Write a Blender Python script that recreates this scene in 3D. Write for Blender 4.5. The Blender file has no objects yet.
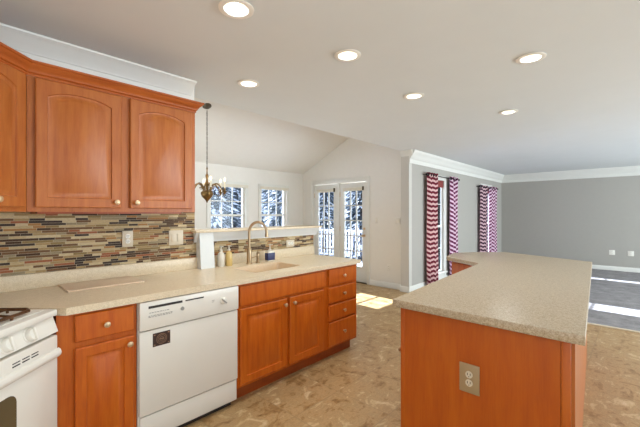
import bpy, bmesh, math, random
from mathutils import Vector, Matrix
R = math.radians
C = bpy.context.scene.collection
S = bpy.context.scene
# ------------------------------------------------------------------ camera
TH = math.atan(320/345)                     # heading of the lens from +X
cam = bpy.data.cameras.new('camera'); co = bpy.data.objects.new('camera', cam); C.objects.link(co)
cam.sensor_width = 36; cam.lens = 36*345/640; cam.clip_start = .05; cam.clip_end = 300
co.location = (0, 0, 1.39); co.rotation_euler = (R(90), 0, TH - R(90))
S.camera = co
# ------------------------------------------------------------------ light
w = bpy.data.worlds.new('world'); S.world = w; w.use_nodes = True
bg = w.node_tree.nodes['Background']; bg.inputs[0].default_value = (.80, .90, 1.0, 1); bg.inputs[1].default_value = 1.5
sun = bpy.data.lights.new('sun', 'SUN'); so = bpy.data.objects.new('sun', sun); C.objects.link(so)
sun.energy = 48; sun.angle = R(.6); sun.color = (1, .97, .94)
so.rotation_euler = Vector((-.06, -1, -.63)).to_track_quat('-Z', 'Y').to_euler()
def area(name, loc, rot, sx, sy, power, col):
    l = bpy.data.lights.new(name, 'AREA'); l.shape = 'RECTANGLE'; l.size = sx; l.size_y = sy; l.energy = power; l.color = col
    o = bpy.data.objects.new(name, l); C.objects.link(o); o.location = loc; o.rotation_euler = rot; return o
# unseen soft fill lights, added to brighten the kitchen, living room and nook
area('ceiling_fill', (-1.3, -1.3, 1.2), (R(180), 0, 0), 1.6, 1.6, 97, (.77, .94, 1.06))  # added fill behind the camera, aimed up to lift the ceiling
area('open_side_fill', (7.2, -4.2, 1.25), (R(90), 0, 0), 7.4, 2.2, 430, (.84, .95, 1))  # added fill along the open side, standing in for windows
area('nook_side_fill', (1.36, 4.45, 1.5), (R(90), 0, R(-90)), 2.0, 1.4, 9, (.86, .95, 1))  # added fill out of view, brightens the nook walls
S.view_settings.view_transform = 'Standard'; S.view_settings.look = 'None'
S.view_settings.exposure = 0.0; S.view_settings.gamma = 1; S.view_settings.use_curve_mapping = False
try:
    S.cycles.use_denoising = True; S.cycles.max_bounces = 14; S.cycles.diffuse_bounces = 8
    S.cycles.transparent_max_bounces = 16; S.cycles.sample_clamp_indirect = 8
except Exception: pass

# ------------------------------------------------------------------ materials
def lin(c):
    return tuple(((v/255)/12.92 if v/255 <= .04045 else ((v/255+.055)/1.055)**2.4) for v in c) + (1,)
class NT:
    def __init__(s, name):
        s.m = bpy.data.materials.new(name); s.m.use_nodes = True; s.t = s.m.node_tree; s.n = s.t.nodes
        s.b = s.n['Principled BSDF']; s.o = s.n['Material Output']
    def new(s, t, **k):
        q = s.n.new(t)
        for a, v in k.items(): setattr(q, a, v)
        return q
    def l(s, a, b): s.t.links.new(a, b)
    def math(s, op, a, b=None, c=None):
        q = s.new('ShaderNodeMath', operation=op)
        for i, v in enumerate((a, b, c)):
            if v is None: continue
            if isinstance(v, (int, float)): q.inputs[i].default_value = v
            else: s.l(v, q.inputs[i])
        return q.outputs[0]
    def coord(s, scale=(1, 1, 1), kind='Object'):
        tc = s.new('ShaderNodeTexCoord'); mp = s.new('ShaderNodeMapping'); mp.inputs['Scale'].default_value = scale
        s.l(tc.outputs[kind], mp.inputs[0]); return mp.outputs[0]
    def ramp(s, fac, stops, const=False):
        r = s.new('ShaderNodeValToRGB'); s.l(fac, r.inputs[0]); e = r.color_ramp.elements
        r.color_ramp.interpolation = 'CONSTANT' if const else 'LINEAR'
        while len(e) < len(stops): e.new(.5)
        for i, (p, c) in enumerate(stops): e[i].position = p; e[i].color = c
        return r.outputs[0]
    def noise(s, vec, scale, detail=3, rough=.55):
        q = s.new('ShaderNodeTexNoise'); s.l(vec, q.inputs['Vector']); q.inputs['Scale'].default_value = scale
        q.inputs['Detail'].default_value = detail; q.inputs['Roughness'].default_value = rough; return q.outputs['Fac']
    def bump(s, h, strength=.2, dist=.002):
        q = s.new('ShaderNodeBump'); q.inputs['Strength'].default_value = strength; q.inputs['Distance'].default_value = dist
        s.l(h, q.inputs['Height']); s.l(q.outputs[0], s.b.inputs['Normal'])
def flat(name, rgb, rough=.5, metal=0, var=.03, nscale=12, emit=0, spec=None, bump=0):
    n = NT(name); c = lin(rgb)
    f = n.noise(n.coord(), nscale)
    lo = tuple(v*(1-var) for v in c[:3])+(1,); hi = tuple(min(1, v*(1+var)) for v in c[:3])+(1,)
    n.l(n.ramp(f, [(.3, lo), (.7, hi)]), n.b.inputs['Base Color'])
    n.b.inputs['Roughness'].default_value = rough; n.b.inputs['Metallic'].default_value = metal
    if spec is not None: n.b.inputs['Specular IOR Level'].default_value = spec
    if bump: n.bump(n.noise(n.coord(), 180, 2), bump, .001)
    if emit:
        n.b.inputs['Emission Color'].default_value = c; n.b.inputs['Emission Strength'].default_value = emit
    return n.m
def wood(name, a, b, d, sc=(14, 14, 1.6)):
    n = NT(name); v = n.coord(sc)
    f = n.noise(v, 2.2, 5, .6)
    g = n.noise(n.coord((70, 70, 3)), 3, 3, .6)
    m = n.math('ADD', n.math('MULTIPLY', f, .72), n.math('MULTIPLY', g, .28))
    n.l(n.ramp(m, [(.3, lin(d)), (.48, lin(a)), (.68, lin(b))]), n.b.inputs['Base Color'])
    n.b.inputs['Roughness'].default_value = .38; n.b.inputs['Specular IOR Level'].default_value = .4
    n.bump(g, .08, .0008)
    return n.m
M = {}
M['wood_up'] = wood('wood_upper', (166, 92, 38), (178, 106, 48), (150, 76, 28))
M['wood'] = wood('wood_base', (184, 88, 14), (196, 104, 26), (164, 70, 10))
M['wood_panel'] = wood('wood_island_panel', (172, 80, 10), (182, 92, 16), (160, 70, 8), (8, 8, 1))
M['wood_dark'] = wood('wood_kick', (150, 70, 24), (164, 82, 32), (124, 54, 18), (2, 14, 14))
def counter(name, a, b, d):
    n = NT(name); v = n.coord()
    f = n.noise(v, 190, 3, .7); g = n.noise(v, 60, 2)
    m = n.math('ADD', n.math('MULTIPLY', f, .75), n.math('MULTIPLY', g, .25))
    n.l(n.ramp(m, [(.36, lin(d)), (.5, lin(a)), (.64, lin(b))]), n.b.inputs['Base Color'])
    n.b.inputs['Roughness'].default_value = .32
    return n.m
M['counter'] = counter('solid_surface_beige', (212, 194, 164), (226, 210, 184), (194, 174, 142))
M['sink'] = counter('solid_surface_sink', (212, 186, 152), (220, 196, 164), (204, 176, 140))
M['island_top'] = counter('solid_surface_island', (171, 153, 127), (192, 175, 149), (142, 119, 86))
M['board'] = counter('board_inlay', (212, 186, 156), (220, 196, 168), (202, 174, 142))
M['wall'] = flat('paint_warm_white', (224, 221, 214), .75, var=.01, bump=.03)
M['ceiling'] = flat('paint_ceiling', (215, 218, 217), .85, var=.012, nscale=3, bump=.03)
M['grey_wall'] = flat('paint_grey', (166, 162, 154), .7, var=.01, bump=.03)
M['stub'] = flat('paint_light_grey', (196, 193, 186), .7, var=.01)
M['white'] = flat('white_trim', (219, 218, 211), .4, var=.01)
M['white_sh'] = flat('white_painted_wood', (212, 213, 210), .45, var=.015)
M['enamel'] = flat('white_enamel', (226, 222, 212), .22, var=.008)
M['enamel_g'] = flat('grey_enamel_mark', (150, 148, 142), .4)
M['plate'] = flat('ivory_plate', (206, 192, 168), .4)
M['plate_tan'] = flat('tan_plate', (158, 132, 96), .4)
M['plate_w'] = flat('white_plate', (228, 224, 214), .4)
M['dark'] = flat('dark_slot', (38, 32, 28), .5)
M['nickel'] = flat('satin_nickel', (206, 178, 142), .42, .8)
M['faucet'] = flat('brushed_bronze_nickel', (176, 152, 120), .3, .85)
M['brass'] = flat('antique_brass', (120, 92, 52), .35, .8, var=.25, nscale=40)
M['canopy'] = flat('aged_pewter', (98, 90, 76), .4, .6)
M['candle'] = flat('candle_ivory', (236, 226, 200), .5)
M['bulb'] = flat('flame_bulb', (255, 226, 180), .3, emit=3)
M['lens'] = flat('downlight_lens', (255, 246, 228), .4, emit=6)
M['cone'] = flat('downlight_cone', (236, 232, 222), .35)
M['rod'] = flat('black_rod', (22, 20, 22), .35, .4)
M['oven_glass'] = flat('oven_glass', (92, 78, 54), .12)
M['grate'] = flat('burner_grate', (92, 60, 34), .35, .5, var=.3, nscale=60)
M['sticker'] = flat('brown_sticker', (58, 36, 28), .5)
M['sticker_mark'] = flat('sticker_print', (150, 118, 92), .5)
M['amber'] = flat('amber_soap', (206, 176, 112), .2)
M['clear_plastic'] = flat('cloudy_plastic', (214, 206, 190), .2)
M['navy'] = flat('navy_label', (36, 38, 84), .4)
M['maroon'] = flat('maroon_shade', (128, 52, 46), .8)
M['shade'] = flat('cream_shade', (216, 210, 194), .8)
M['snow'] = flat('snow', (236, 240, 250), .8, var=.04, nscale=2)
M['needle'] = flat('evergreen_needles', (78, 90, 98), .8, var=.5, nscale=5)
M['bark'] = flat('bark', (70, 62, 58), .9, var=.3)
M['rail'] = flat('white_railing', (226, 228, 240), .6)
M['iron'] = flat('wrought_iron', (40, 40, 46), .5, .4)
def glass():
    n = NT('window_glass'); n.n.remove(n.b)
    tr = n.new('ShaderNodeBsdfTransparent'); tr.inputs[0].default_value = (.76, .82, .90, 1)
    gl = n.new('ShaderNodeBsdfGlossy'); gl.inputs['Roughness'].default_value = .02
    mx = n.new('ShaderNodeMixShader'); fr = n.new('ShaderNodeFresnel'); fr.inputs[0].default_value = 1.3
    n.l(fr.outputs[0], mx.inputs[0]); n.l(tr.outputs[0], mx.inputs[1]); n.l(gl.outputs[0], mx.inputs[2])
    n.l(mx.outputs[0], n.o.inputs[0]); return n.m
M['glass'] = glass()
def mosaic():
    n = NT('glass_stone_mosaic'); tc = n.new('ShaderNodeTexCoord'); sp = n.new('ShaderNodeSeparateXYZ')
    n.l(tc.outputs['Object'], sp.inputs[0]); x, z = sp.outputs[0], sp.outputs[2]
    H = .0158
    zr = n.math('DIVIDE', z, H); row = n.math('FLOOR', zr); fz = n.math('FRACT', zr)
    wn = n.new('ShaderNodeTexWhiteNoise', noise_dimensions='1D'); n.l(row, wn.inputs['W'])
    wn2 = n.new('ShaderNodeTexWhiteNoise', noise_dimensions='1D'); n.l(n.math('ADD', row, 71.3), wn2.inputs['W'])
    width = n.math('ADD', n.math('MULTIPLY', wn.outputs['Value'], .05), .07)
    xr = n.math('ADD', n.math('DIVIDE', x, width), n.math('MULTIPLY', wn2.outputs['Value'], 37))
    # uneven joints inside a row
    wob = n.math('MULTIPLY', n.math('SINE', n.math('MULTIPLY', xr, 2.1)), .28)
    xr = n.math('ADD', xr, wob)
    cell = n.math('FLOOR', xr); fx = n.math('FRACT', xr)
    cb = n.new('ShaderNodeCombineXYZ'); n.l(cell, cb.inputs[0]); n.l(row, cb.inputs[1])
    w3 = n.new('ShaderNodeTexWhiteNoise', noise_dimensions='2D'); n.l(cb.outputs[0], w3.inputs['Vector'])
    col = n.ramp(w3.outputs['Value'], [(0, lin((180, 158, 118))), (.12, lin((158, 132, 90))), (.24, lin((72, 48, 28))),
        (.38, lin((192, 172, 134))), (.48, lin((108, 76, 44))), (.59, lin((142, 126, 96))), (.66, lin((54, 38, 26))),
        (.77, lin((158, 112, 58))), (.87, lin((130, 106, 58))), (.95, lin((146, 82, 42)))], True)
    mask = n.math('MULTIPLY', n.math('GREATER_THAN', fz, .10), n.math('GREATER_THAN', fx, .022))
    mix = n.new('ShaderNodeMixRGB'); n.l(mask, mix.inputs[0]); mix.inputs[1].default_value = lin((186, 172, 146)); n.l(col, mix.inputs[2])
    st = n.noise(n.coord((30, 1, 90)), 3, 3)
    m2 = n.new('ShaderNodeMixRGB', blend_type='OVERLAY'); m2.inputs[0].default_value = .35
    n.l(mix.outputs[0], m2.inputs[1]); n.l(st, m2.inputs[2]); n.l(m2.outputs[0], n.b.inputs['Base Color'])
    n.l(n.math('SUBTRACT', .9, n.math('MULTIPLY', w3.outputs['Value'], .3)), n.b.inputs['Roughness'])
    n.bump(mask, .5, .002); return n.m
M['mosaic'] = mosaic()
def floor_mat():
    n = NT('slate_look_tile'); tc = n.new('ShaderNodeTexCoord'); sp = n.new('ShaderNodeSeparateXYZ')
    n.l(tc.outputs['Object'], sp.inputs[0]); P = .46
    xr = n.math('DIVIDE', n.math('SUBTRACT', sp.outputs[0], 1.61), P); yr = n.math('DIVIDE', n.math('SUBTRACT', sp.outputs[1], .35), P)
    fx = n.math('FRACT', xr); fy = n.math('FRACT', yr)
    cb = n.new('ShaderNodeCombineXYZ'); n.l(n.math('FLOOR', xr), cb.inputs[0]); n.l(n.math('FLOOR', yr), cb.inputs[1])
    wn = n.new('ShaderNodeTexWhiteNoise', noise_dimensions='2D'); n.l(cb.outputs[0], wn.inputs['Vector'])
    off = n.new('ShaderNodeVectorMath', operation='MULTIPLY_ADD'); n.l(wn.outputs['Color'], off.inputs[0]); off.inputs[1].default_value = (7, 7, 7)
    n.l(n.coord(), off.inputs[2])
    ds = n.new('ShaderNodeTexNoise'); ds.inputs['Scale'].default_value = 7.5; ds.inputs['Detail'].default_value = 7; ds.inputs['Roughness'].default_value = .66
    ds.inputs['Distortion'].default_value = .8; n.l(off.outputs[0], ds.inputs['Vector'])
    b = n.noise(n.coord((1, 3, 1)), 9, 4, .7)
    f = n.math('ADD', n.math('MULTIPLY', ds.outputs['Fac'], .72), n.math('MULTIPLY', b, .28))
    col = n.ramp(f, [(.36, lin((128, 94, 52))), (.44, lin((158, 124, 80))), (.49, lin((180, 148, 104))), (.53, lin((162, 131, 89))), (.58, lin((188, 160, 117))), (.66, lin((206, 182, 146)))])
    mask = n.math('MULTIPLY', n.math('GREATER_THAN', fx, .014), n.math('GREATER_THAN', fy, .014))
    mix = n.new('ShaderNodeMixRGB'); n.l(mask, mix.inputs[0]); mix.inputs[1].default_value = lin((156, 128, 90)); n.l(col, mix.inputs[2])
    n.l(mix.outputs[0], n.b.inputs['Base Color']); n.b.inputs['Roughness'].default_value = .42
    n.bump(f, .12, .003); return n.m
M['floor'] = floor_mat()
def carpet_mat():
    n = NT('grey_carpet'); a = n.noise(n.coord(), 5, 4, .7); b = n.noise(n.coord(), 260, 2)
    f = n.math('ADD', n.math('MULTIPLY', a, .6), n.math('MULTIPLY', b, .4))
    n.l(n.ramp(f, [(.35, lin((112, 108, 110))), (.65, lin((158, 154, 154)))]), n.b.inputs['Base Color'])
    n.b.inputs['Roughness'].default_value = 1; n.bump(b, .5, .006); return n.m
M['carpet'] = carpet_mat()
def chevron(name, dark, light):
    n = NT(name); tc = n.new('ShaderNodeTexCoord'); sp = n.new('ShaderNodeSeparateXYZ'); n.l(tc.outputs['Object'], sp.inputs[0])
    u = n.math('PINGPONG', n.math('ADD', sp.outputs[0], 5), .1)
    v = n.math('FRACT', n.math('DIVIDE', n.math('ADD', sp.outputs[2], n.math('MULTIPLY', u, .7)), .088))
    k = n.math('GREATER_THAN', v, .46)
    mix = n.new('ShaderNodeMixRGB'); n.l(k, mix.inputs[0]); mix.inputs[1].default_value = lin(light); mix.inputs[2].default_value = lin(dark)
    n.l(mix.outputs[0], n.b.inputs['Base Color']); n.b.inputs['Roughness'].default_value = .9; return n.m
M['chev_red'] = chevron('chevron_maroon', (112, 26, 46), (228, 190, 188))
M['chev_cast'] = chevron('chevron_purple_cast', (104, 30, 74), (226, 196, 214))  # purple cast of the light is put into the fabric colours
M['chev_dark_cast'] = chevron('chevron_dark_cast', (58, 18, 44), (206, 172, 178))  # same cloth, its darker light cast put into the colours

# ------------------------------------------------------------------ mesh helpers
def shade(me, ang=35):
    me.polygons.foreach_set('use_smooth', [True]*len(me.polygons))
    bm = bmesh.new(); bm.from_mesh(me)
    for e in bm.edges:
        e.smooth = not (len(e.link_faces) == 2 and e.calc_face_angle(0) > R(ang))
    bm.to_mesh(me); bm.free()
class MB:
    def __init__(s): s.bm = bmesh.new()
    def box(s, x0, x1, y0, y1, z0, z1, bev=0):
        t = bmesh.new()
        bmesh.ops.create_cube(t, size=1)
        for v in t.verts:
            v.co = Vector(((x0+x1)/2+v.co.x*(x1-x0), (y0+y1)/2+v.co.y*(y1-y0), (z0+z1)/2+v.co.z*(z1-z0)))
        if bev: bmesh.ops.bevel(t, geom=t.edges[:], offset=bev, segments=2, affect='EDGES', profile=.5)
        return s.merge(t)
    def merge(s, t, mat=None):
        me = bpy.data.meshes.new('tmp'); t.to_mesh(me); t.free()
        if mat is not None: me.transform(mat)
        s.bm.from_mesh(me); bpy.data.meshes.remove(me); return s
    def prism(s, pts, z0, z1, bev=0):
        t = bmesh.new(); vs = [t.verts.new((p[0], p[1], z0)) for p in pts]
        f = t.faces.new(vs); r = bmesh.ops.extrude_face_region(t, geom=[f])
        for v in r['geom']:
            if isinstance(v, bmesh.types.BMVert): v.co.z = z1
        bmesh.ops.recalc_face_normals(t, faces=t.faces[:])
        if bev:
            bmesh.ops.bevel(t, geom=t.edges[:], offset=bev, segments=3, affect='EDGES', profile=.5)
        return s.merge(t)
    def lathe(s, prof, c=(0, 0, 0), n=24, axis='Z', cap=True):
        t = bmesh.new(); rings = []
        for r, z in prof:
            rings.append([t.verts.new((max(r, 1e-5)*math.cos(2*math.pi*k/n), max(r, 1e-5)*math.sin(2*math.pi*k/n), z)) for k in range(n)])
        for a, b in zip(rings, rings[1:]):
            for k in range(n): t.faces.new((a[k], a[(k+1) % n], b[(k+1) % n], b[k]))
        if cap: t.faces.new(rings[0][::-1]); t.faces.new(rings[-1])
        bmesh.ops.remove_doubles(t, verts=t.verts[:], dist=2e-5)
        bmesh.ops.recalc_face_normals(t, faces=t.faces[:])
        m = Matrix.Identity(4)
        if axis == '-Y': m = Matrix.Rotation(R(90), 4, 'X')      # +z -> -y
        if axis == 'X': m = Matrix.Rotation(R(90), 4, 'Y')
        return s.merge(t, Matrix.Translation(c) @ m)
    def tube(s, pts, r, n=10, rs=None):
        t = bmesh.new(); pts = [Vector(p) for p in pts]; rings = []; up = Vector((0, 0, 1))
        prev = None
        for i, p in enumerate(pts):
            d = (pts[min(i+1, len(pts)-1)]-pts[max(i-1, 0)]).normalized()
            if prev is None:
                a = d.cross(up);
                if a.length < 1e-3: a = d.cross(Vector((1, 0, 0)))
            else: a = prev - d*prev.dot(d)
            a.normalize(); prev = a; b = d.cross(a)
            rr = rs[i] if rs else r
            rings.append([t.verts.new(p+a*rr*math.cos(2*math.pi*k/n)+b*rr*math.sin(2*math.pi*k/n)) for k in range(n)])
        for a, b in zip(rings, rings[1:]):
            for k in range(n): t.faces.new((a[k], a[(k+1) % n], b[(k+1) % n], b[k]))
        t.faces.new(rings[0][::-1]); t.faces.new(rings[-1]); bmesh.ops.recalc_face_normals(t, faces=t.faces[:])
        return s.merge(t)
    def sweep(s, prof, p0, p1, out):     # profile (o, z) extruded from p0 to p1, o measured along out
        t = bmesh.new(); o = Vector(out)
        a = [t.verts.new(Vector(p0)+o*q[0]+Vector((0, 0, q[1]))) for q in prof]
        b = [t.verts.new(Vector(p1)+o*q[0]+Vector((0, 0, q[1]))) for q in prof]
        n = len(prof)
        for k in range(n): t.faces.new((a[k], a[(k+1) % n], b[(k+1) % n], b[k]))
        t.faces.new(a); t.faces.new(b[::-1]); bmesh.ops.recalc_face_normals(t, faces=t.faces[:])
        return s.merge(t)
    def build(s, name, mat, parent=None, loc=None, rz=0, smooth=True):
        me = bpy.data.meshes.new(name); s.bm.to_mesh(me); s.bm.free()
        me.materials.append(M[mat])
        if smooth: shade(me)
        o = bpy.data.objects.new(name, me); C.objects.link(o)
        if parent: o.parent = parent
        if loc is not None: o.location = loc
        if rz: o.rotation_euler.z = rz
        return o
def tag(o, label=None, cat=None, group=None, kind=None):
    if label: o['label'] = label
    if cat: o['category'] = cat
    if group: o['group'] = group
    if kind: o['kind'] = kind
    return o
def thing(name, loc, label, cat, group=None, rz=0):
    o = bpy.data.objects.new(name, None); C.objects.link(o); o.empty_display_size = .1
    o.location = loc; o.rotation_euler.z = rz
    return tag(o, label, cat, group)
def struct(o): o['kind'] = 'structure'; return o
def copy_obj(o, parent=None, loc=None, rz=None):
    c = o.copy(); C.objects.link(c)
    if parent: c.parent = parent
    if loc is not None: c.location = loc
    if rz is not None: c.rotation_euler.z = rz
    return c
def copy_tree(o, parent=None):
    c = copy_obj(o, parent)
    for ch in list(o.children): copy_tree(ch, c)
    return c

# ------------------------------------------------------------------ structure
def wall_holes(name, mat, axis, c0, c1, a0, a1, z0, z1, holes):
    """axis 'Y': wall between y=c0..c1 running along x from a0 to a1; holes (a0,a1,z0,z1)"""
    b = MB(); xs = sorted({a0, a1, *[h[0] for h in holes], *[h[1] for h in holes]})
    for u0, u1 in zip(xs, xs[1:]):
        zs = [(z0, z1)]
        for h in holes:
            if h[0] <= u0+1e-6 and h[1] >= u1-1e-6:
                nz = []
                for q0, q1 in zs:
                    if h[2] > q0: nz.append((q0, min(h[2], q1)))
                    if h[3] < q1: nz.append((max(h[3], q0), q1))
                zs = nz
        for q0, q1 in zs:
            if axis == 'Y': b.box(u0, u1, c0, c1, q0, q1)
            else: b.box(c0, c1, u0, u1, q0, q1)
    bmesh.ops.remove_doubles(b.bm, verts=b.bm.verts[:], dist=1e-5)
    return struct(b.build(name, mat, smooth=False))
struct(MB().box(-3.2, 5.5, -4.5, 5.73, -.1, 0).box(5.5, 5.6, 2.97, 5.73, -.1, 0).build('floor', 'floor', smooth=False))
struct(MB().box(5.5, 11, -4.5, 2.97, -.1, .006).build('floor_living', 'carpet', smooth=False))
struct(MB().box(-3.2, 11, -4.5, 2.97, 2.5, 2.6).box(-3.2, 5.5, 2.97, 3.12, 2.5, 2.6).build('ceiling', 'ceiling', smooth=False))
LT = [(1.06, 1.60, 'round recessed ceiling light cut by the top edge of the view'), (1.90, 1.50, 'round recessed ceiling light, large one in front of the vault edge'),
      (1.74, 2.44, 'round recessed ceiling light nearest the upper cabinets and chandelier'), (2.98, 1.56, 'small round recessed ceiling light in the middle of the ceiling'),
      (2.82, .57, 'round recessed ceiling light, largest on the right side of ceiling'), (4.15, 1.05, 'round recessed ceiling light, farthest one toward the grey room')]
ceil_o = bpy.data.objects['ceiling']; k = MB()
for x, y, l in LT: k.lathe([(.0665, -.05), (.0665, .09)], (x, y, 2.5), 36)
cut = k.build('cutter', 'ceiling'); bo = ceil_o.modifiers.new('holes', 'BOOLEAN'); bo.operation = 'DIFFERENCE'; bo.object = cut; bo.solver = 'EXACT'
me = bpy.data.meshes.new_from_object(ceil_o.evaluated_get(bpy.context.evaluated_depsgraph_get()))
ceil_o.modifiers.clear(); ceil_o.data = me; bpy.data.objects.remove(cut)

# vaulted ceiling of the breakfast nook and the gable filling above its walls
nz = lambda y: 2.3 + .48*(5.73-y)
b = MB()
t = bmesh.new()
q = [(3.12, nz(3.12)), (5.85, nz(5.85)), (5.85, nz(5.85)+.1), (3.12, nz(3.12)+.1)]
b.sweep([(y, z) for y, z in q], (1.2, 0, 0), (5.7, 0, 0), (0, 1, 0)); t.free()
struct(b.build('ceiling_nook', 'wall', smooth=False))
struct(MB().box(1.2, 5.6, 3.02, 3.12, 2.6, 3.58).build('wall_header', 'wall', smooth=False))
struct(MB().box(-1.0, 1.45, 2.83, 2.97, 0, 2.5).build('wall_left', 'wall', smooth=False))
struct(MB().box(-1.0, -.88, 1.0, 2.83, 0, 2.5).build('wall_back', 'wall', smooth=False))
struct(MB().box(1.45, 2.93, 2.83, 2.95, 0, 1.2).build('wall_half', 'wall', smooth=False))
struct(MB().box(1.18, 1.3, 2.97, 5.73, 0, 3.6).build('wall_nook_left', 'wall', smooth=False))
WIN = [(3.24, 4.0, .78, 1.93), (4.39, 5.08, .78, 1.93)]
wall_holes('wall_nook_far', 'wall', 'Y', 5.73, 5.87, 1.18, 5.74, 0, 2.32, WIN)
DR = (3.93, 5.40, 0.02, 2.05)
wr = wall_holes('wall_nook_right', 'wall', 'X', 5.6, 5.74, 3.12, 5.73, 0, 2.3, [DR])
b = MB(); b.sweep([(3.12, 2.3), (5.73, 2.3), (5.73, nz(5.73)), (3.12, nz(3.12))], (5.6, 0, 0), (5.74, 0, 0), (0, 1, 0))
struct(b.build('wall_nook_gable', 'wall', smooth=False))
LW = [(6.28, 6.95, .2, 2.06), (9.25, 10.0, .2, 2.06)]
struct(MB().box(5.5, 5.6, 2.97, 3.13, 0, 2.5).build('wall_stub', 'stub', smooth=False))
wall_holes('wall_living_left', 'grey_wall', 'Y', 2.97, 3.11, 5.6, 11.12, 0, 2.5, LW)
struct(MB().box(11, 11.12, -4.5, 2.97, 0, 2.5).build('wall_living_far', 'grey_wall', smooth=False))
# crown mouldings
KC = [(0, 0), (0, -.10), (.012, -.10), (.018, -.085), (.04, -.065), (.07, -.03), (.085, -.022), (.10, -.012), (.10, 0)]
LC = [(0, 0), (0, -.22), (.014, -.22), (.016, -.15), (.03, -.14), (.045, -.10), (.085, -.05), (.10, -.035), (.11, 0)]
b = MB(); b.sweep(KC, (-.84, 2.83, 2.5), (1.42, 2.83, 2.5), (0, -1, 0)); struct(b.build('trim_1', 'white'))
b = MB(); b.sweep(LC, (5.5, 2.97, 2.5), (11, 2.97, 2.5), (0, -1, 0)); b.sweep(LC, (11, -4.5, 2.5), (11, 2.97, 2.5), (-1, 0, 0)); b.sweep(KC, (5.5, 2.90, 2.5), (5.5, 3.13, 2.5), (-.45, 0, 0))
struct(b.build('trim_2', 'white'))
BB = [(0, 0), (.015, 0), (.015, .085), (.008, .10), (0, .10)]
for nm, p0, p1, o in (('baseboard_nook', (5.6, 3.13, 0), (5.6, 3.86, 0), (-1, 0, 0)), ('baseboard_stub', (5.5, 2.955, 0), (5.5, 3.145, 0), (-1, 0, 0)),
                      ('baseboard_stub_left', (5.5, 3.13, 0), (5.6, 3.13, 0), (0, 1, 0)),
                      ('baseboard_living_left', (5.5, 2.97, .006), (11, 2.97, .006), (0, -1, 0)), ('baseboard_living_far', (11, -4.5, .006), (11, 2.97, .006), (-1, 0, 0)),
                      ('baseboard_nook_far', (1.3, 5.73, 0), (5.6, 5.73, 0), (0, -1, 0))):
    struct(MB().sweep(BB, p0, p1, o).build(nm, 'white'))
# carpet edge strip
struct(MB().box(5.46, 5.52, -4.5, 2.95, 0, .010, .003).build('trim_3', 'plate'))

# windows (opening, muntin grid)
def window(n, x0, x1, z0, z1, y, cols, rows, bar=.016, casing=.07):
    rt = bpy.data.objects.new('window_%d' % n, None); C.objects.link(rt); rt.location = (x0, y, z0); struct(rt)
    W, H = x1-x0, z1-z0
    f = MB(); c = casing
    f.box(-c, 0, -.02, 0, -c, H+c, .003).box(W, W+c, -.02, 0, -c, H+c, .003).box(0, W, -.02, 0, H, H+c, .003)
    f.box(-c-.02, W+c+.02, -.045, 0, -.03, 0, .004).box(0, W, -.016, 0, -c-.02, -.03)
    f.build('window_frame', 'white', rt)
    s = MB(); e = .035
    s.box(0, e, .03, .07, 0, H).box(W-e, W, .03, .07, 0, H).box(e, W-e, .03, .07, 0, e).box(e, W-e, .03, .07, H-e, H).box(e, W-e, .025, .07, H/2-.02, H/2+.02)
    for k in range(1, cols): s.box(e+(W-2*e)*k/cols-bar/2, e+(W-2*e)*k/cols+bar/2, .04, .06, e, H-e)
    for k in range(1, rows):
        if k*2 != rows: s.box(e, W-e, .04, .06, e+(H-2*e)*k/rows-bar/2, e+(H-2*e)*k/rows+bar/2)
    s.build('sash', 'white', rt)
    MB().box(e, W-e, .0485, .0515, e, H-e).build('pane', 'glass', rt)
    return rt
for i, q in enumerate(WIN): window(i+1, *q, 5.73, 3, 4)
for i, q in enumerate(LW): window(i+3, *q, 2.97, 2, 4, .014, .09)
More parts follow.
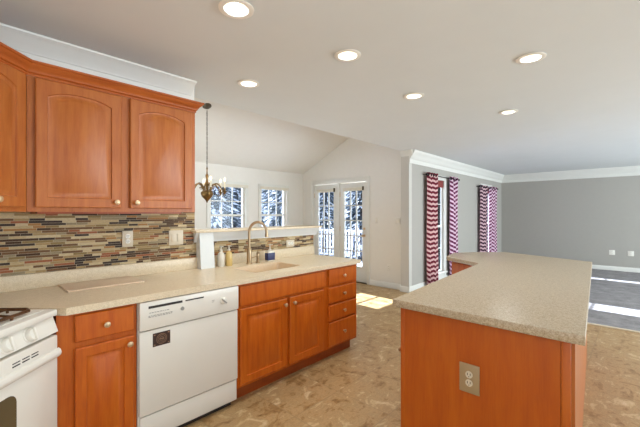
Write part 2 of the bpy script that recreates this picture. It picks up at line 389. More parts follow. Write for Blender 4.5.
# french doors
ft = MB(); y0, y1 = DR[0], DR[1]
ft.box(-.02, 0, y0-.07, y0, 0, 2.12, .003).box(-.02, 0, y1, y1+.07, 0, 2.12, .003).box(-.02, 0, y0, y1, 2.05, 2.12, .003)
ft.box(0, .12, y0-.001, y0+.02, 0, 2.05).box(0, .12, y1-.02, y1+.001, 0, 2.05).box(0, .12, y0, y1, 2.03, 2.051).box(.0, .12, 4.64, 4.70, .02, 2.03)
struct(ft.build('trim_4', 'white', loc=(5.6, 0, 0)))
struct(MB().box(5.58, 5.74, 3.92, 5.42, 0, .02).build('trim_5', 'canopy'))
def french(n, a, b, handle):
    rt = bpy.data.objects.new('door_%d' % n, None); C.objects.link(rt); rt.location = (5.62, a, .02); struct(rt)
    W = b-a; H = 2.0; g0, g1 = .115, W-.115; h0, h1 = .30, 1.84
    s = MB(); s.box(0, .045, 0, g0, 0, H).box(0, .045, g1, W, 0, H).box(0, .045, g0, g1, 0, h0).box(0, .045, g0, g1, h1, H)
    for k in (1, 2): u = g0+(g1-g0)*k/3; s.box(.008, .037, u-.010, u+.010, h0, h1)
    for k in range(1, 5): v = h0+(h1-h0)*k/5; s.box(.008, .037, g0, g1, v-.010, v+.010)
    s.build('door_leaf', 'white', rt)
    MB().box(.021, .024, g0, g1, h0, h1).build('pane', 'glass', rt)
    MB().lathe([(.012, 0), (.012, g1-g0+.04)], n=12).box(-.03, 0, 0, .01, -.002, .002).build('roller', 'shade', rt, (-.02, 0, 0))
    rt.children[-1].rotation_euler = (R(-90), 0, 0); rt.children[-1].location = (-.025, g0-.02, h1+.045)
    MB().box(-.03, -.005, g0-.015, g1+.015, h1-.01, h1+.055, .008).build('roller_shade', 'shade', rt)
    MB().box(-.035, 0, g0-.04, g0-.022, h1-.01, h1+.07, .003).build('bracket', 'canopy', rt)
    if handle:
        hd = MB().lathe([(.026, 0), (.026, .006), (.01, .01), (.01, .04), (.024, .05), (.024, .065), (.01, .072)], n=20).build('door_handle', 'nickel', rt, (0, .06, .93)); hd.rotation_euler = (0, R(-90), 0)
        dl = MB().lathe([(.024, 0), (.024, .012), (.008, .016), (.008, .026)], n=20).build('deadbolt', 'nickel', rt, (0, .06, 1.07)); dl.rotation_euler = (0, R(-90), 0)
    for hz in (.25, 1.0, 1.72): MB().box(-.006, .0, W-.012, W+.004, hz, hz+.1).build('hinge', 'nickel', rt)
french(1, 4.70, 5.38, False); french(2, 3.95, 4.64, True)

# ------------------------------------------------------------------ cabinetry builders (local: x along, y into, z up, front at y=0)
def ring(x0, x1, z0, z1, y, arch, K=12):
    p = [(x0, y, z0), (x1, y, z0)]
    xc = (x0+x1)/2; hw = (x1-x0)/2
    for k in range(K+1):
        x = x1-(x1-x0)*k/K; u = abs(x-xc)/hw
        p.append((x, y, z1-arch*u**2.4))
    return p
def panel_mesh(x0, x1, z0, z1, arch=0, rail=.055, thick=.02, field=True):
    t = bmesh.new(); rs = []
    def R_(i, y, a=0): rs.append([t.verts.new(p) for p in ring(x0+i, x1-i, z0+i, z1-i, y, a)])
    R_(0, 0); R_(0, -thick+.004); R_(.005, -thick)
    if field:
        R_(rail, -thick, arch); R_(rail+.003, -thick+.008, arch); R_(rail+.010, -thick+.010, arch); R_(rail+.036, -thick+.003, arch); R_(rail+.040, -thick+.001, arch)
    n = len(rs[0])
    for a, b in zip(rs, rs[1:]):
        for k in range(n): t.faces.new((a[k], a[(k+1) % n], b[(k+1) % n], b[k]))
    t.faces.new(rs[0]); t.faces.new(rs[-1][::-1])
    bmesh.ops.recalc_face_normals(t, faces=t.faces[:])
    m = MB(); m.merge(t); return m
KNOB = None
def knob(parent, x, z, y=-.02):
    global KNOB
    if KNOB is None:
        KNOB = MB().lathe([(.007, 0), (.006, .010), (.007, .014), (.014, .018), (.0165, .023), (.015, .028), (.008, .031), (0, .032)], n=20, axis='-Y').build('knob', 'nickel', parent, (x, y, z)); return KNOB
    return copy_obj(KNOB, parent, (x, y, z))
def front(parent, name, x0, x1, z0, z1, mat, kn=None, arch=0, field=True, rail=.055):
    d = panel_mesh(x0, x1, z0, z1, arch, rail, field=field).build(name, mat, parent)
    for k in (kn or []): knob(d, *k)
    return d
FY = 2.15
# --- base cabinet beside the range
c = thing('base_cabinet', (.370, FY, 0), 'narrow one-drawer wood base cabinet between the white range and dishwasher', 'cabinet')
MB().box(0, .377, .002, .66, .11, .876).build('body', 'wood', c)
MB().box(0, .377, .07, .64, 0, .11).build('toe_kick', 'wood_dark', c)
front(c, 'drawer', .075, .357, .722, .862, 'wood', [(.215, .79)], field=False)
front(c, 'door', .075, .357, .135, .69, 'wood', [(.33, .652)], rail=.05)
# --- sink base
c = thing('sink_cabinet', (1.43, FY, 0), 'two-door wood sink cabinet with wide false drawer front, right of dishwasher', 'cabinet')
MB().box(0, .972, 0.002, .66, .11, .72).box(0, .972, 0.002, .10, .72, .876).box(0, .02, .1, .66, .72, .876).build('body', 'wood', c)
MB().box(0, .972, .07, .64, 0, .11).build('toe_kick', 'wood_dark', c)
front(c, 'false_front', .018, .945, .712, .858, 'wood', field=False)
front(c, 'door', .018, .470, .135, .69, 'wood', [(.44, .645)])
front(c, 'door', .503, .915, .135, .69, 'wood', [(.54, .645)])
# --- drawer stack
c = thing('drawer_cabinet', (2.405, FY, 0), 'wood cabinet of four stacked drawers at the peninsula end', 'cabinet')
MB().box(0, .468, .002, .66, .11, .876).build('body', 'wood', c)
MB().box(0, .448, .07, .64, 0, .11).build('toe_kick', 'wood_dark', c)
for z0, z1 in ((.712, .862), (.544, .688), (.378, .522), (.135, .358)):
    front(c, 'drawer', .02, .442, z0, z1, 'wood', [(.23, (z0+z1)/2)], field=False)
# --- dishwasher
c = thing('dishwasher', (.752, FY, 0), 'white built-in dishwasher with square brown sticker', 'dishwasher')
W = .674
MB().box(0, W, .0, .60, .04, .876).build('body', 'enamel', c)
MB().box(.004, W-.004, -.02, 0, .20, .695, .004).build('door', 'enamel', c)
pn = MB().box(.002, W-.002, -.03, 0, .702, .87, .006).build('control_panel', 'enamel', c)
k = MB().box(.05, .255, -.032, -.029, .828, .842).box(.275, .40, -.032, -.029, .832, .840); k.build('handle_slot', 'dark', pn)
k = MB()
random.seed(3)
for zz, xa, xb in ((.800, .055, .17), (.782, .05, .19), (.775, .05, .19)):
    x = xa
    while x < xb: q_ = random.uniform(.006, .016); k.box(x, x+q_, -.0312, -.0298, zz, zz+.004); x += q_+.005
k.box(.46, .48, -.0312, -.0298, .80, .803).box(.46, .475, -.0312, -.0298, .79, .793)
k.build('printed_marks', 'enamel_g', pn)
MB().lathe([(.012, 0), (.011, .006), (.0, .007)], (.255, -.03, .79), 16, '-Y').build('button', 'enamel_g', pn)
dl = MB().lathe([(.024, 0), (.022, .008), (.017, .012), (.015, .016), (0, .017)], (.545, -.03, .785), 24, '-Y').build('dial', 'enamel', pn)
q_ = MB().box(-.024, .024, -.006, 0, -.004, .004).build('pointer', 'enamel_g', pn, (.545, -.046, .785)); q_.rotation_euler.y = R(40)
MB().box(.01, W-.01, -.012, .02, .05, .19, .003).build('kick_panel', 'enamel', c)
MB().box(.03, W-.03, .03, .06, 0, .05).build('toe_kick', 'dark', c)
st = MB().box(.078, .182, -.0215, -.0195, .592, .672).build('sticker', 'sticker', c)
em = MB()
for r_ in (.030, .022, .012): em.tube([(.13+r_*math.cos(a*R(15)), -.022, .632+r_*math.sin(a*R(15))) for a in range(25)], .0013, 6)
em.box(.116, .144, -.0228, -.0215, .629, .635)
for sx in (-1, 1):
    for sz in (-1, 1): em.box(.13+sx*.042-.005, .13+sx*.042+.005, -.0225, -.0214, .632+sz*.03-.003, .632+sz*.03+.003)
em.build('emblem', 'sticker_mark', st)
# --- worktop with integrated sink and upstand
SX0, SX1, SY0, SY1 = 1.68, 2.22, 2.27, 2.62
ct = thing('countertop', (0, 0, .876), 'long beige speckled worktop along the left wall with integrated sink', 'countertop')
b = MB()
b.prism([(.405, 2.115), (SX0, 2.115), (SX0, 2.829), (-.83, 2.829), (-.83, 1.9), (-.43, 1.9), (.10, 2.425)], 0, .038)
b.box(SX0, SX1, 2.115, SY0, 0, .038).box(SX0, SX1, SY1, 2.829, 0, .038).box(SX1, 2.90, 2.115, 2.829, 0, .038)
bmesh.ops.remove_doubles(b.bm, verts=b.bm.verts[:], dist=1e-4)
b.build('slab', 'counter', ct, smooth=False)
MB().box(-.83, 2.93, 2.805, 2.829, .038, .134, .003).build('upstand', 'counter', ct)
# basin
t = bmesh.new(); e = .0
def rr(x0, x1, y0, y1, z, r=.03, n=5):
    pts = []
    for cx, cy, a0 in ((x1-r, y1-r, 0), (x0+r, y1-r, 90), (x0+r, y0+r, 180), (x1-r, y0+r, 270)):
        for k in range(n+1): a = R(a0+90*k/n); pts.append((cx+r*math.cos(a), cy+r*math.sin(a), z))
    return [t.verts.new(p) for p in pts]
rs = [rr(SX0-.004, SX1+.004, SY0-.004, SY1+.004, .0385, .004), rr(SX0+.012, SX1-.012, SY0+.012, SY1-.012, .034), rr(SX0+.02, SX1-.02, SY0+.02, SY1-.02, -.09, .05), rr(SX0+.05, SX1-.05, SY0+.05, SY1-.05, -.125, .05)]
for a_, b_ in zip(rs, rs[1:]):
    n_ = len(a_)
    for k in range(n_): t.faces.new((a_[k], a_[(k+1) % n_], b_[(k+1) % n_], b_[k]))
t.faces.new(rs[-1]); bmesh.ops.recalc_face_normals(t, faces=t.faces[:])
m = MB(); m.merge(t)
sk = m.build('sink_basin', 'sink', ct)
MB().lathe([(.04, 0), (.04, .003), (.028, .004), (.01, .002)], (1.95, 2.45, -.125), 20).build('drain', 'nickel', sk)
# board resting on worktop
t = tag(MB().box(.49, .925, 2.52, 2.795, .914, .925, .003).build('cutting_board', 'board', loc=(0, 0, 0)), 'flat beige slab board lying on the left worktop', 'board')
# tile backsplash
tag(MB().box(-.83, 1.45, 2.822, 2.8298, 1.01, 1.42).build('tile_backsplash', 'mosaic'), 'tall brown mosaic strip-tile backsplash under the upper cabinets', 'backsplash')
tag(MB().box(1.452, 2.93, 2.822, 2.8298, 1.01, 1.14).build('tile_backsplash', 'mosaic'), 'low strip of mosaic tile behind the faucet under the ledge', 'backsplash')
# pass-through ledge
lg = thing('ledge', (1.42, 2.89, 1.14), 'raised white bar ledge capping the half wall behind the sink', 'ledge')
MB().box(0, 1.575, -.15, .16, .085, .105, .004).build('shelf_board', 'counter', lg)
MB().sweep([(0, 0), (.078, 0), (.082, .02), (.092, .03), (.10, .06), (.115, .085), (0, .085)], (.02, 0, 0), (1.55, 0, 0), (0, -1, 0)).build('fascia', 'white_sh', lg)
br = MB(); br.sweep([(.062, .0), (.15, .0), (.122, .31), (.062, .31)], (.045, 0, -.226), (.175, 0, -.226), (0, -1, 0))
tag(br.build('bracket_post', 'white_sh', lg), 'broad white tapered post')

# --- upper cabinets
UY = 2.50
def crown(parent, pts):        # pts: local polyline, outward = -normal ; mitred
    prof = [(0, 0), (.004, .0), (.008, .010), (.004, .014), (.014, .020), (.016, .028), (.026, .042), (.038, .052), (.042, .060), (.050, .064), (.050, .076), (0, .076)]
    t = bmesh.new(); P = [Vector(p) for p in pts]; rings = []
    for i, p in enumerate(P):
        ds = []
        if i > 0: ds.append((P[i]-P[i-1]).normalized())
        if i < len(P)-1: ds.append((P[i+1]-P[i]).normalized())
        ns = [Vector((d.y, -d.x, 0)) for d in ds]
        o = sum(ns, Vector()); o = o.normalized(); o = o/ max(.3, o.dot(ns[0]))
        rings.append([t.verts.new(p+o*q[0]+Vector((0, 0, q[1]))) for q in prof])
    n = len(prof)
    for a, b in zip(rings, rings[1:]):
        for k in range(n): t.faces.new((a[k], a[(k+1) % n], b[(k+1) % n], b[k]))
    t.faces.new(rings[0]); t.faces.new(rings[-1][::-1]); bmesh.ops.recalc_face_normals(t, faces=t.faces[:])
    m = MB(); m.merge(t); return m.build('crown', 'wood_cr', parent)
M['wood_cr'] = wood('wood_crown', (164, 82, 30), (176, 94, 38), (138, 62, 20), (2, 14, 14))
c = thing('upper_cabinet', (.298, UY, 1.40), 'two-door arched-panel wood wall cabinet above the mosaic backsplash', 'cabinet')
MB().box(0, .989, .002, .328, 0, .76).build('body', 'wood_up', c)
front(c, 'door', .034, .472, .025, .755, 'wood_up', [(.441, .062)], arch=.036)
front(c, 'door', .526, .955, .025, .755, 'wood_up', [(.562, .062)], arch=.036)
crown(c, [(0, 0, .76), (.989, 0, .76), (.989, .328, .76)])
MB().box(.05, .90, .04, .30, -.012, 0).build('light_rail', 'wood_dark', c)
L = .824*math.sqrt(2)
c = thing('corner_cabinet', (.296-.824, UY-.824, 1.40), 'diagonal corner wood wall cabinet above the range', 'cabinet', rz=R(45))
MB().prism([(0, 0), (L, 0), (L+.23, .23), (L/2, .82), (-.23, .23)], 0, .76).build('body', 'wood_up', c)
wd = .375
for k in range(3):
    x1 = L-.03-k*(wd+.012); front(c, 'door', x1-wd, x1, .025, .755, 'wood_up', [(x1-wd/2+.004, .062)], arch=.036)
crown(c, [(0, 0, .76), (L, 0, .76)])

# --- range
c = thing('range', (-.185, 1.595, 0), 'white gas range set diagonally in the corner', 'stove', rz=R(45))
W = .758
MB().box(0, W, .02, .62, .03, .886).build('body', 'enamel', c)
MB().box(.0, W, -.025, .60, .887, .918, .006).box(.03, W-.03, .02, .57, .918, .921, .001).build('cooktop', 'enamel', c)
pn = MB()
pn.sweep([(0, 0), (.028, .005), (.0, .083), (-.03, .083), (-.03, 0)], (.0, 0, .803), (W, 0, .803), (0, -1, 0)); pn = pn.build('control_panel', 'enamel', c)
for x in (.16, .28, .478, .60):
    kb = MB().lathe([(.036, 0), (.036, .004), (.030, .006), (.028, .022), (.025, .026), (0, .027)], n=28, axis='-Y').box(-.007, .007, -.036, -.02, -.029, .029, .003).build('control_dial', 'enamel', pn, (x, -.013, .843)); kb.rotation_euler.x = R(-18)
d = MB().box(.004, W-.004, -.03, .02, .18, .795, .008).build('oven_door', 'enamel', c)
v = MB()
for k in range(12):
    if k % 4 != 3: v.box(.09+k*.05, .128+k*.05, -.0315, -.029, .744, .749).box(.09+k*.05, .128+k*.05, -.0315, -.029, .757, .761)
v.build('vent_slots', 'dark', d)
hb = MB(); hb.sweep([(.028, .0), (.036, -.004), (.046, .006), (.049, .02), (.044, .034), (.034, .040), (.028, .036)], (.006, 0, .69), (W-.006, 0, .69), (0, -1, 0)); hb.build('handle', 'enamel', d)
t = bmesh.new(); pts = []
for cx, cz, a0 in ((.467, .595, 0), (.23, .595, 90), (.23, .35, 180), (.467, .35, 270)):
    for k in range(6): a = R(a0+18*k); pts.append((cx+.04*math.cos(a), -.0305, cz+.04*math.sin(a)))
vs = [t.verts.new(p) for p in pts]; f = t.faces.new(vs); r = bmesh.ops.extrude_face_region(t, geom=[f])
for q in r['geom']:
    if isinstance(q, bmesh.types.BMVert): q.co.y -= .003
bmesh.ops.recalc_face_normals(t, faces=t.faces[:]); m = MB(); m.merge(t); m.build('oven_window', 'oven_glass', d)
MB().box(.004, W-.004, -.025, .02, .04, .17, .006).build('storage_drawer', 'enamel', c)
MB().box(.03, W-.03, .03, .5, 0, .03).build('toe_kick', 'dark', c)
for cx in (.20, .565):
    for cy in (.15, .43):
        g = MB(); s_ = .115; zt = .938
        lp = [(cx+sx*s_, cy+sy*s_, zt) for sx, sy in ((-.8, -1), (.8, -1), (1, -.8), (1, .8), (.8, 1), (-.8, 1), (-1, .8), (-1, -.8), (-.8, -1))]
        g.tube(lp, .008, 8)
        for a in range(4):
            an = R(90*a); dx, dy = math.cos(an), math.sin(an)
            g.tube([(cx+dx*s_, cy+dy*s_, zt), (cx+dx*.04, cy+dy*.04, zt+.003)], .006, 8)
            g.tube([(cx+dx*s_, cy+dy*s_, zt), (cx+dx*s_, cy+dy*s_, .921)], .006, 8)
        g.build('grate', 'grate', c)
        MB().lathe([(.05, .921), (.05, .93), (.036, .934), (.036, .942), (.03, .945), (0, .945)], (cx, cy, 0), 24).build('burner', 'dark', c)

# --- island
TOP = [(1.68, .155), (1.68, 1.010), (3.46, 1.13), (3.75, 1.57), (4.14, 1.655), (4.42, 1.505), (4.68, 1.225), (4.31, .345)]
isl = thing('kitchen_island', (1.73, .6, 0), 'large angled wood kitchen island with beige speckled top', 'kitchen island')
ox, oy = 1.73, .6
def loc(P): return [(x-ox, y-oy) for x, y in P]
BOD = [(1.73, .205), (1.73, .975), (3.52, 1.105), (3.80, 1.53), (4.11, 1.60), (4.38, 1.47), (4.62, 1.21), (4.26, .395)]
KICK = [(1.74, .26), (1.74, .90), (3.56, 1.03), (3.85, 1.46), (4.10, 1.53), (4.33, 1.42), (4.55, 1.19), (4.21, .45)]
MB().prism(loc(BOD), .10, .874).build('body', 'wood', isl, smooth=False)
MB().prism(loc(KICK), 0, .10).build('toe_kick', 'wood_dark', isl, smooth=False)
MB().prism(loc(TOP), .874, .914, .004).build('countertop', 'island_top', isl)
# plain end panel with corner stiles, facing the camera
ep = MB().box(-.012, 0, .24-oy, .955-oy, .0, .874).build('end_panel', 'wood_panel', isl)
MB().box(-.016, 0, .205-oy, .238-oy, .0, .874, .002).build('corner_stile', 'wood_panel', isl)
MB().box(-.014, 0, .955-oy, .978-oy, .0, .874, .002).build('corner_stile', 'wood_panel', isl)
# cabinet fronts on the sink side
def seg_front(p0, p1, specs):
    a = math.atan2(p1[1]-p0[1], p1[0]-p0[0])
    # outward is to the left of the walking direction when rotated by 180
    for nm, x0, x1, z0, z1, kn, fld in specs:
        d = panel_mesh(x0, x1, z0, z1, 0, .05, field=fld).build(nm, 'wood', isl, (p0[0]-ox, p0[1]-oy, 0), a)
        for k in kn: knob(d, *k)
# left side: walk from far end back to near end so that local -y points to +Y
n_ = 4; Ls = 1.795; wx = Ls/n_
sp = []
for k in range(n_):
    a = k*wx+.015; bb = (k+1)*wx-.015
    sp.append(('drawer', a, bb, .722, .862, [((a+bb)/2 if k < n_-1 else bb-.09, .79)], False)); sp.append(('door', a, bb, .135, .69, [((bb-.03 if k % 2 == 0 else a+.03), .64) if k < n_-1 else (bb-.045, .605)], True))
seg_front((3.52, 1.105), (1.73, .975), sp)
seg_front((3.80, 1.53), (3.52, 1.105), [('drawer', .02, .49, .722, .862, [(.26, .79)], False), ('door', .02, .49, .135, .69, [(.06, .64)], True)])
# side panel facing the carpet
MB().box(0, 2.537, -.012, 0, 0, .874).build('side_panel', 'wood_up', isl, (1.73-ox, .205-oy, 0), math.atan2(.19, 2.53))

# --- outlets and switches (local: x along, z up, facing -y)
def plate(loc_, rz, w, h, mat, label, kind, group=None, hole='dark', face='plate_w'):
    c = thing('wall_outlet' if kind != 'switch' else 'light_switch', loc_, label, 'outlet' if kind != 'switch' else 'switch', group, rz)
    MB().box(-w/2, w/2, -.007, 0, -h/2, h/2, .003).build('cover_plate', mat, c)
    if kind == 'duplex':
        for s in (-1, 1):
            f = MB().lathe([(.017, 0), (.017, .003), (.016, .004)], (0, -.007, s*.02), 20, '-Y').build('receptacle', face, c)
            MB().box(-.008, -.005, -.0118, -.0105, s*.02-.003, s*.02+.008).box(.005, .008, -.0118, -.0105, s*.02-.003, s*.02+.008).box(-.002, .002, -.0118, -.0105, s*.02-.011, s*.02-.007).build('slots', hole, f)
    else:
        n = 2 if w > .09 else 1
        for k in range(n):
            x = (k-(n-1)/2)*.046
            MB().box(x-.016, x+.016, -.011, -.006, -.032, .032, .002).build('rocker', face, c)
    return c
Y_ = 2.822
plate((.916, Y_, 1.20), 0, .075, .12, 'plate', 'ivory duplex outlet in tall mosaic backsplash under the upper cabinets', 'duplex')
plate((1.285, Y_, 1.19), 0, .12, .12, 'plate', 'ivory double switch plate at right end of tall mosaic backsplash', 'switch', face='plate')
c = plate((2.56, Y_, 1.062), R(0), .115, .075, 'plate', 'ivory outlet in low mosaic strip behind the faucet', 'duplex')
for ch in c.children:
    if ch.name.startswith('receptacle'): ch.rotation_euler.y = R(90)
plate((1.718, .605, .592), R(-90), .095, .14, 'plate_tan', 'tan duplex outlet on the end panel of the island', 'duplex', face='plate')
plate((5.6, 3.72, 1.26), R(-90), .075, .12, 'wall', 'white wall switch right beside the french door casing', 'switch')
plate((5.6, 3.25, 1.25), R(-90), .12, .12, 'wall', 'white wall switch near the white wall corner by the living room', 'switch')
plate((5.6, 3.437, .38), R(-90), .075, .12, 'wall', 'low white outlet on the white wall by the french doors', 'duplex')
plate((11, .50, .44), R(-90), .11, .12, 'plate_w', 'left one of two white outlets low on far grey wall', 'duplex')
plate((11, .16, .44), R(-90), .11, .12, 'plate_w', 'right one of two white outlets low on far grey wall', 'duplex')

# --- sink accessories
Z = .914
c = thing('faucet', (1.93, 2.70, Z), 'tall gooseneck bronze faucet behind the sink', 'faucet')
MB().lathe([(.03, 0), (.03, .008), (.024, .014), (.023, .10), (.021, .145), (.016, .155)], n=24).build('base', 'faucet', c)
pts = [(0, 0, .15), (0, 0, .30)]
for k in range(1, 13): a = R(180-k*14); pts.append((.085*(1+math.cos(a))*.62, -.085*(1+math.cos(a))*.75, .30+.085*math.sin(a)*1.12))
e_ = pts[-1]; pts.append((e_[0]+.002, e_[1]-.002, e_[2]-.03))
MB().tube(pts, .0125, 14).build('spout', 'faucet', c)
MB().tube([pts[-1], (pts[-1][0], pts[-1][1], pts[-1][2]-.035)], .016, 14, rs=[.015, .018]).build('spray_head', 'faucet', c)
MB().tube([(.02, 0, .055), (.05, -.005, .06), (.095, -.01, .075)], .006, 10, rs=[.008, .006, .006]).build('lever', 'faucet', c)
c = thing('sprayer', (2.03, 2.70, Z), 'short bronze side sprayer beside the gooseneck faucet', 'sprayer')
MB().lathe([(.022, 0), (.022, .006), (.014, .012), (.013, .04), (.016, .06), (.012, .10), (.006, .112), (0, .113)], n=20).build('body', 'faucet', c)
MB().tube([(0, 0, .09), (-.01, -.02, .105), (-.015, -.045, .10)], .005, 8).build('nozzle', 'faucet', c)
def bottle(x, y, body, label):
    c = thing('soap_bottle', (x, y, Z), label, 'bottle')
    MB().lathe([(.028, 0), (.031, .006), (.031, .10), (.026, .12), (.012, .132), (.011, .14)], n=24).build('bottle_body', body, c)
    MB().lathe([(.014, .14), (.014, .152), (.006, .155), (.005, .175), (.010, .178), (.010, .186), (0, .187)], n=16).box(-.005, .005, -.035, 0, .178, .185, .002).build('pump', 'clear_plastic', c)
bottle(1.665, 2.755, 'clear_plastic', 'clear pump soap bottle beside the white post on the worktop')
bottle(1.74, 2.745, 'amber', 'amber soap bottle, second from the white post')
c = thing('soap_dispenser', (2.19, 2.715, Z), 'square clear soap pump bottle with navy label, right of faucet', 'bottle')
bd = MB().box(-.043, .043, -.025, .025, 0, .105, .008).build('bottle_body', 'clear_plastic', c)
MB().box(-.044, .044, -.027, -.0245, .012, .085, .001).box(-.0455, -.043, -.024, .024, .012, .085, .001).build('printed_label', 'navy', bd)
MB().lathe([(.016, .105), (.016, .12), (.006, .123), (.005, .16), (.012, .162), (.012, .17), (0, .171)], n=16).box(-.006, .006, -.04, 0, .161, .169, .002).build('pump', 'clear_plastic', c)

# ------------------------------------------------------------------ downlights
def down(x, y, label):
    c = thing('recessed_light', (x, y, 2.5), label, 'ceiling light', 'recessed ceiling lights')
    MB().lathe([(.062, -.001), (.085, -.001), (.094, -.004), (.094, -.007), (.085, -.010), (.066, -.009), (.062, -.004), (.062, -.001)], n=36, cap=False).build('trim_ring', 'cone', c)
    t = bmesh.new(); pr = [(.0655, -.006), (.062, .01), (.052, .06), (.050, .085)]
    rg = [[t.verts.new((r_*math.cos(R(10*k)), r_*math.sin(R(10*k)), z_)) for k in range(36)] for r_, z_ in pr]
    for a, b in zip(rg, rg[1:]):
        for k in range(36): t.faces.new((a[k], b[k], b[(k+1) % 36], a[(k+1) % 36]))
    m = MB(); m.merge(t); m.build('reflector', 'cone', c)
    MB().lathe([(0, .035), (.022, .040), (.036, .052), (.042, .077), (0, .08)], n=32).build('lens', 'lens', c)
    return c
for x, y, l in LT:
    c = down(x, y, l)
    s = bpy.data.lights.new('lamp', 'SPOT'); s.energy = 27; s.spot_size = R(150); s.spot_blend = .8; s.shadow_soft_size = .06; s.color = (.93, .99, 1)
    o = bpy.data.objects.new('lamp_light', s); C.objects.link(o); o.parent = c; o.location = (0, 0, .02)

# ------------------------------------------------------------------ chandelier
cx, cy = 2.48, 4.47; cz = nz(cy)
c = thing('chandelier', (cx, cy, 1.54), 'antique brass candle chandelier hanging on a chain in the nook', 'chandelier')
H = cz-1.54
cp = MB().lathe([(.008, -.045), (.02, -.04), (.045, -.02), (.062, -.004), (.062, .012)], n=24).build('canopy', 'canopy', c, (0, 0, H-.002)); cp.rotation_euler.x = math.atan(-.48)
ch = MB(); z = .50; k = 0
while z < H-.05:
    r_ = .011; pts = []
    for a in range(13):
        an = R(a*30); u = r_*math.cos(an)*.7; v_ = .021*math.sin(an)
        pts.append((u if k % 2 == 0 else 0, 0 if k % 2 == 0 else u, z+v_))
    ch.tube(pts, .003, 6); z += .034; k += 1
ch.build('chain', 'canopy', c)
MB().lathe([(.0, 0), (.008, .004), (.012, .02), (.03, .045), (.07, .085), (.085, .12), (.082, .15), (.055, .17), (.02, .185), (.016, .22), (.03, .25), (.034, .27), (.018, .30), (.012, .34), (.022, .37), (.02, .39), (.01, .41), (.008, .47), (.014, .48), (.006, .50)], n=28).build('body', 'brass', c)
random.seed(5)
for k in range(6):
    a = R(60*k+12)
    pts = []
    for q in range(17):
        u = q/16; pts.append((.03+.22*u, 0, .17+.10*math.sin(u*math.pi*1.12)))
    arm = MB().tube(pts, .008, 8, rs=[.010-.003*abs(q/8-1) for q in range(17)])
    scr = [(.085+.024*math.cos(R(s_*32))*(1-s_*.045), 0, .205+.024*math.sin(R(s_*32))*(1-s_*.045)) for s_ in range(15)]
    arm.tube(scr, .004, 6)
    scr = [(.235+.02*math.cos(R(180+s_*32))*(1-s_*.045), 0, .118+.02*math.sin(R(180+s_*32))*(1-s_*.045)) for s_ in range(15)]
    arm.tube(scr, .0035, 6)
    arm = arm.build('arm', 'brass', c, (0, 0, 0), a)
    MB().lathe([(.004, .118), (.012, .125), (.014, .14), (.034, .152), (.037, .16), (.015, .163), (.012, .175), (.015, .20), (.016, .205)], (.25, 0, 0), 18).build('drip_cup', 'brass', arm)
    MB().lathe([(.0115, .203), (.0115, .295), (.006, .297)], (.25, 0, 0), 14).build('candle', 'candle', arm)
    MB().lathe([(.005, .297), (.0125, .315), (.011, .33), (.004, .352), (0, .358)], (.25, 0, 0), 14).build('bulb', 'bulb', arm)
    pl = bpy.data.lights.new('bulb_light', 'POINT'); pl.energy = .9; pl.color = (.96, .97, 1); pl.shadow_soft_size = .03
    po = bpy.data.objects.new('bulb_light', pl); C.objects.link(po); po.parent = arm; po.location = (.25, 0, .41)

# ------------------------------------------------------------------ curtains
def curtain(x0, x1, mat, label, top, y=2.885, seed=0):
    n = 60; t = bmesh.new(); random.seed(seed); fr = []; folds = max(3, round((x1-x0)/.11))
    rows = [.03, .4, .8, 1.2, 1.6, 1.95, top]
    c = thing('curtain', ((x0+x1)/2, y, 0), label, 'curtain', 'chevron curtains on black rods')
    g = []
    for zi, z in enumerate(rows):
        g.append([t.verts.new((-(x1-x0)/2+(x1-x0)*k/n, .028*math.sin(2*math.pi*folds*k/n+.15*zi)+.008*math.sin(5*k/n+zi), z)) for k in range(n+1)])
    for a, b in zip(g, g[1:]):
        for k in range(n): t.faces.new((a[k], a[k+1], b[k+1], b[k]))
    m = MB(); m.merge(t); o = m.build('fabric', mat, c)
    sm = o.modifiers.new('thickness', 'SOLIDIFY'); sm.thickness = .003
    gm = MB()
    for k in range(folds*2):
        xx = -(x1-x0)/2+(x1-x0)*(k+.5)/(folds*2); gm.lathe([(.021, -.003), (.026, -.003), (.026, .003), (.021, .003)], (xx, 0, top-.045), 16, 'X')
    gm.build('grommets', 'rod', c)
def rod(x0, x1, z, label, y=2.885):
    c = thing('curtain_rod', ((x0+x1)/2, y, z), label, 'curtain rod'); w_ = (x1-x0)/2
    MB().tube([(-w_, 0, 0), (w_, 0, 0)], .010, 12).build('pole', 'rod', c)
    for s in (-1, 1):
        MB().lathe([(.01, 0), (.016, .005), (.024, .02), (.02, .035), (0, .045)], (s*w_, 0, 0), 16, 'X').build('finial', 'rod', c)
        MB().tube([(s*(w_-.06), 0, 0), (s*(w_-.06), .085, 0)], .007, 8).build('bracket', 'rod', c)
rod(5.98, 7.52, 2.115, 'black curtain rod over the nearer living room window')
rod(8.85, 10.3, 2.06, 'black curtain rod over the window near the far corner')
curtain(6.05, 6.46, 'chev_red', 'maroon and white chevron curtain, leftmost of the four panels', 2.16, seed=1)
curtain(7.10, 7.46, 'chev_cast', 'chevron curtain coloured with purple light cast, right of the nearer living room window', 2.16, seed=2)
curtain(8.95, 9.42, 'chev_dark_cast', 'chevron curtain coloured with dark purple light cast, left of the window near far corner', 2.10, seed=3)
curtain(9.64, 10.2, 'chev_cast', 'chevron curtain nearest the far room corner, rightmost of four', 2.10, seed=4)
def romshade(x0, x1, z, label, mat, y, n=3):
    c = thing('window_shade', (x0, y, z), label, 'window shade')
    m = MB()
    for k in range(n): m.box(0, x1-x0, -.012-.004*k, .0, -.038*(k+1), -.038*k+.004, .004)
    m.build('folded_fabric', mat, c); MB().box(0, x1-x0, -.02, .0, .004, .022, .003).build('headrail', mat, c)
romshade(6.29, 6.94, 2.035, 'maroon raised fabric shade atop the nearer living room window', 'maroon', 2.99)
romshade(9.26, 9.99, 2.035, 'maroon raised shade atop the window near far corner', 'maroon', 2.99)
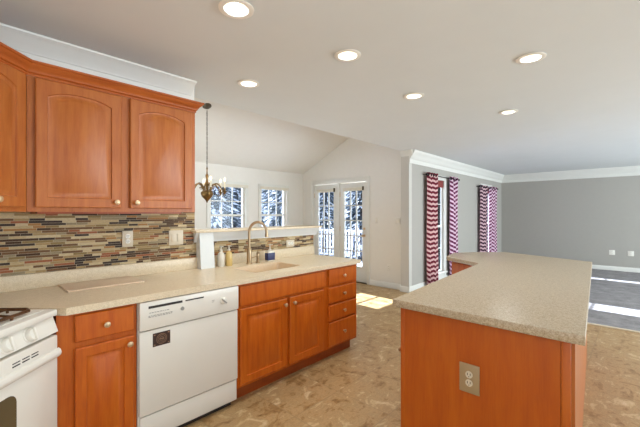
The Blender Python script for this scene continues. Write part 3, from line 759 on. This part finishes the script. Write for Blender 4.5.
romshade(3.20, 4.05, 1.925, 'cream raised shade over left nook window behind the chandelier', 'shade', 5.705, 1)
romshade(4.35, 5.12, 1.925, 'cream raised shade over right nook window near french doors', 'shade', 5.705, 1)

# ------------------------------------------------------------------ outside
struct(MB().box(-20, 60, 5.9, 60, -.9, -.8).box(11.2, 60, -30, 5.9, -.9, -.8).box(5.8, 11.2, 3.2, 5.9, -.9, -.8).build('ground_snow', 'snow', smooth=False))
struct(MB().box(5.75, 8.6, 3.2, 8.2, -.16, -.06).build('floor_deck', 'snow', smooth=False))
def tree(x, y, h, r, label, seed, snowy=.4):
    random.seed(seed)
    c = thing('evergreen_tree', (x, y, -.8), label, 'tree', 'evergreens in the snowy yard')
    MB().tube([(0, 0, 0), (.05, 0, h*.5), (0, .05, h)], .12, 10, rs=[.16, .10, .02]).build('trunk', 'bark', c)
    for nm, mt, cnt, dz in (('foliage', 'needle', 1500, 0), ('snow_cover', 'snow', int(1500*snowy), .05)):
        t = bmesh.new()
        for k in range(cnt):
            u = random.random()**1.25; z = .5+(h-.6)*u; rad = r*(1-u)*random.uniform(.25, 1)+.08; a = random.uniform(0, 2*math.pi)
            p = Vector((rad*math.cos(a), rad*math.sin(a), z-rad*.35+dz)); s_ = random.uniform(.10, .26)*(1.0 if dz == 0 else .8)
            d = Vector((math.cos(a), math.sin(a), random.uniform(-.7, -.1))).normalized(); e1 = d*s_*1.6
            e2 = Vector((-math.sin(a), math.cos(a), random.uniform(-.4, .4)))*s_*.45
            v = [t.verts.new(p-e1*.5), t.verts.new(p+e2), t.verts.new(p+e1), t.verts.new(p-e2), t.verts.new(p+Vector((0, 0, s_*.25)))]
            for i in range(4): t.faces.new((v[i], v[(i+1) % 4], v[4]))
            t.faces.new((v[3], v[2], v[1], v[0]))
        m = MB(); m.merge(t); m.build(nm, mt, c, smooth=False)
TR = [(7.0, 12.0, 6, 1.3, 'snowy evergreen seen through left part of left nook window'), (9.6, 14.6, 6.5, 1.5, 'dark evergreen seen through right part of left nook window'),
      (13.2, 16.0, 7, 1.5, 'tall evergreen seen through left part of right nook window'), (8.9, 10.2, 4.0, 1.0, 'small snowy evergreen outside the right nook window'),
      (13.5, 12.2, 7, 1.5, 'evergreen outside left french door'), (12.6, 9.1, 7, 1.4, 'evergreen outside right french door behind railing'),
      (17.5, 13.8, 8, 2.0, 'large evergreen farther off between the french doors'), (25, 10.6, 7, 1.8, 'evergreen beyond the nearer living room window'),
      (20, 6.1, 7, 1.8, 'evergreen beyond the window near far corner')]
for i, (x, y, h, r, l) in enumerate(TR): tree(x, y, h, r, l, i+11, .8 if i in (0, 3, 7) else .4)
c = thing('deck_railing', (8.5, 3.3, -.06), 'white snowy deck railing outside the french doors', 'railing')
MB().box(-.05, .05, 0, 4.8, .88, .94, .01).build('rail', 'rail', c); MB().box(-.03, .03, 0, 4.8, .1, .15).build('rail', 'rail', c)
pst = MB().box(-.018, .018, -.018, .018, .15, .88).build('baluster', 'rail', c, (0, .1, 0))
for k in range(1, 36): copy_obj(pst, c, (0, .1+k*.13, 0))
pp = MB().box(-.05, .05, -.05, .05, 0, 1.02, .01).build('post', 'rail', c, (0, 0, 0)); copy_obj(pp, c, (0, 2.4, 0)); copy_obj(pp, c, (0, 4.75, 0))
c = thing('patio_chair', (6.55, 4.62, -.06), 'dark wrought iron patio chair on the snowy deck outside', 'chair', rz=R(100))
bk = MB()
for w_, h_ in ((.24, .95), (.15, .85)): bk.tube([(w_*math.cos(R(a)), .22, .45+(h_-.45)*max(0, math.sin(R(a)))) for a in range(0, 181, 12)], .012, 8)
bk.build('backrest', 'iron', c)
MB().lathe([(.23, .43), (.24, .44), (.24, .45), (.22, .455), (0, .455)], n=24).build('seat', 'iron', c)
for sx in (-1, 1):
    for sy in (-1, 1): MB().tube([(sx*.17, sy*.17, .44), (sx*.21, sy*.21, 0)], .011, 8).build('leg', 'iron', c)
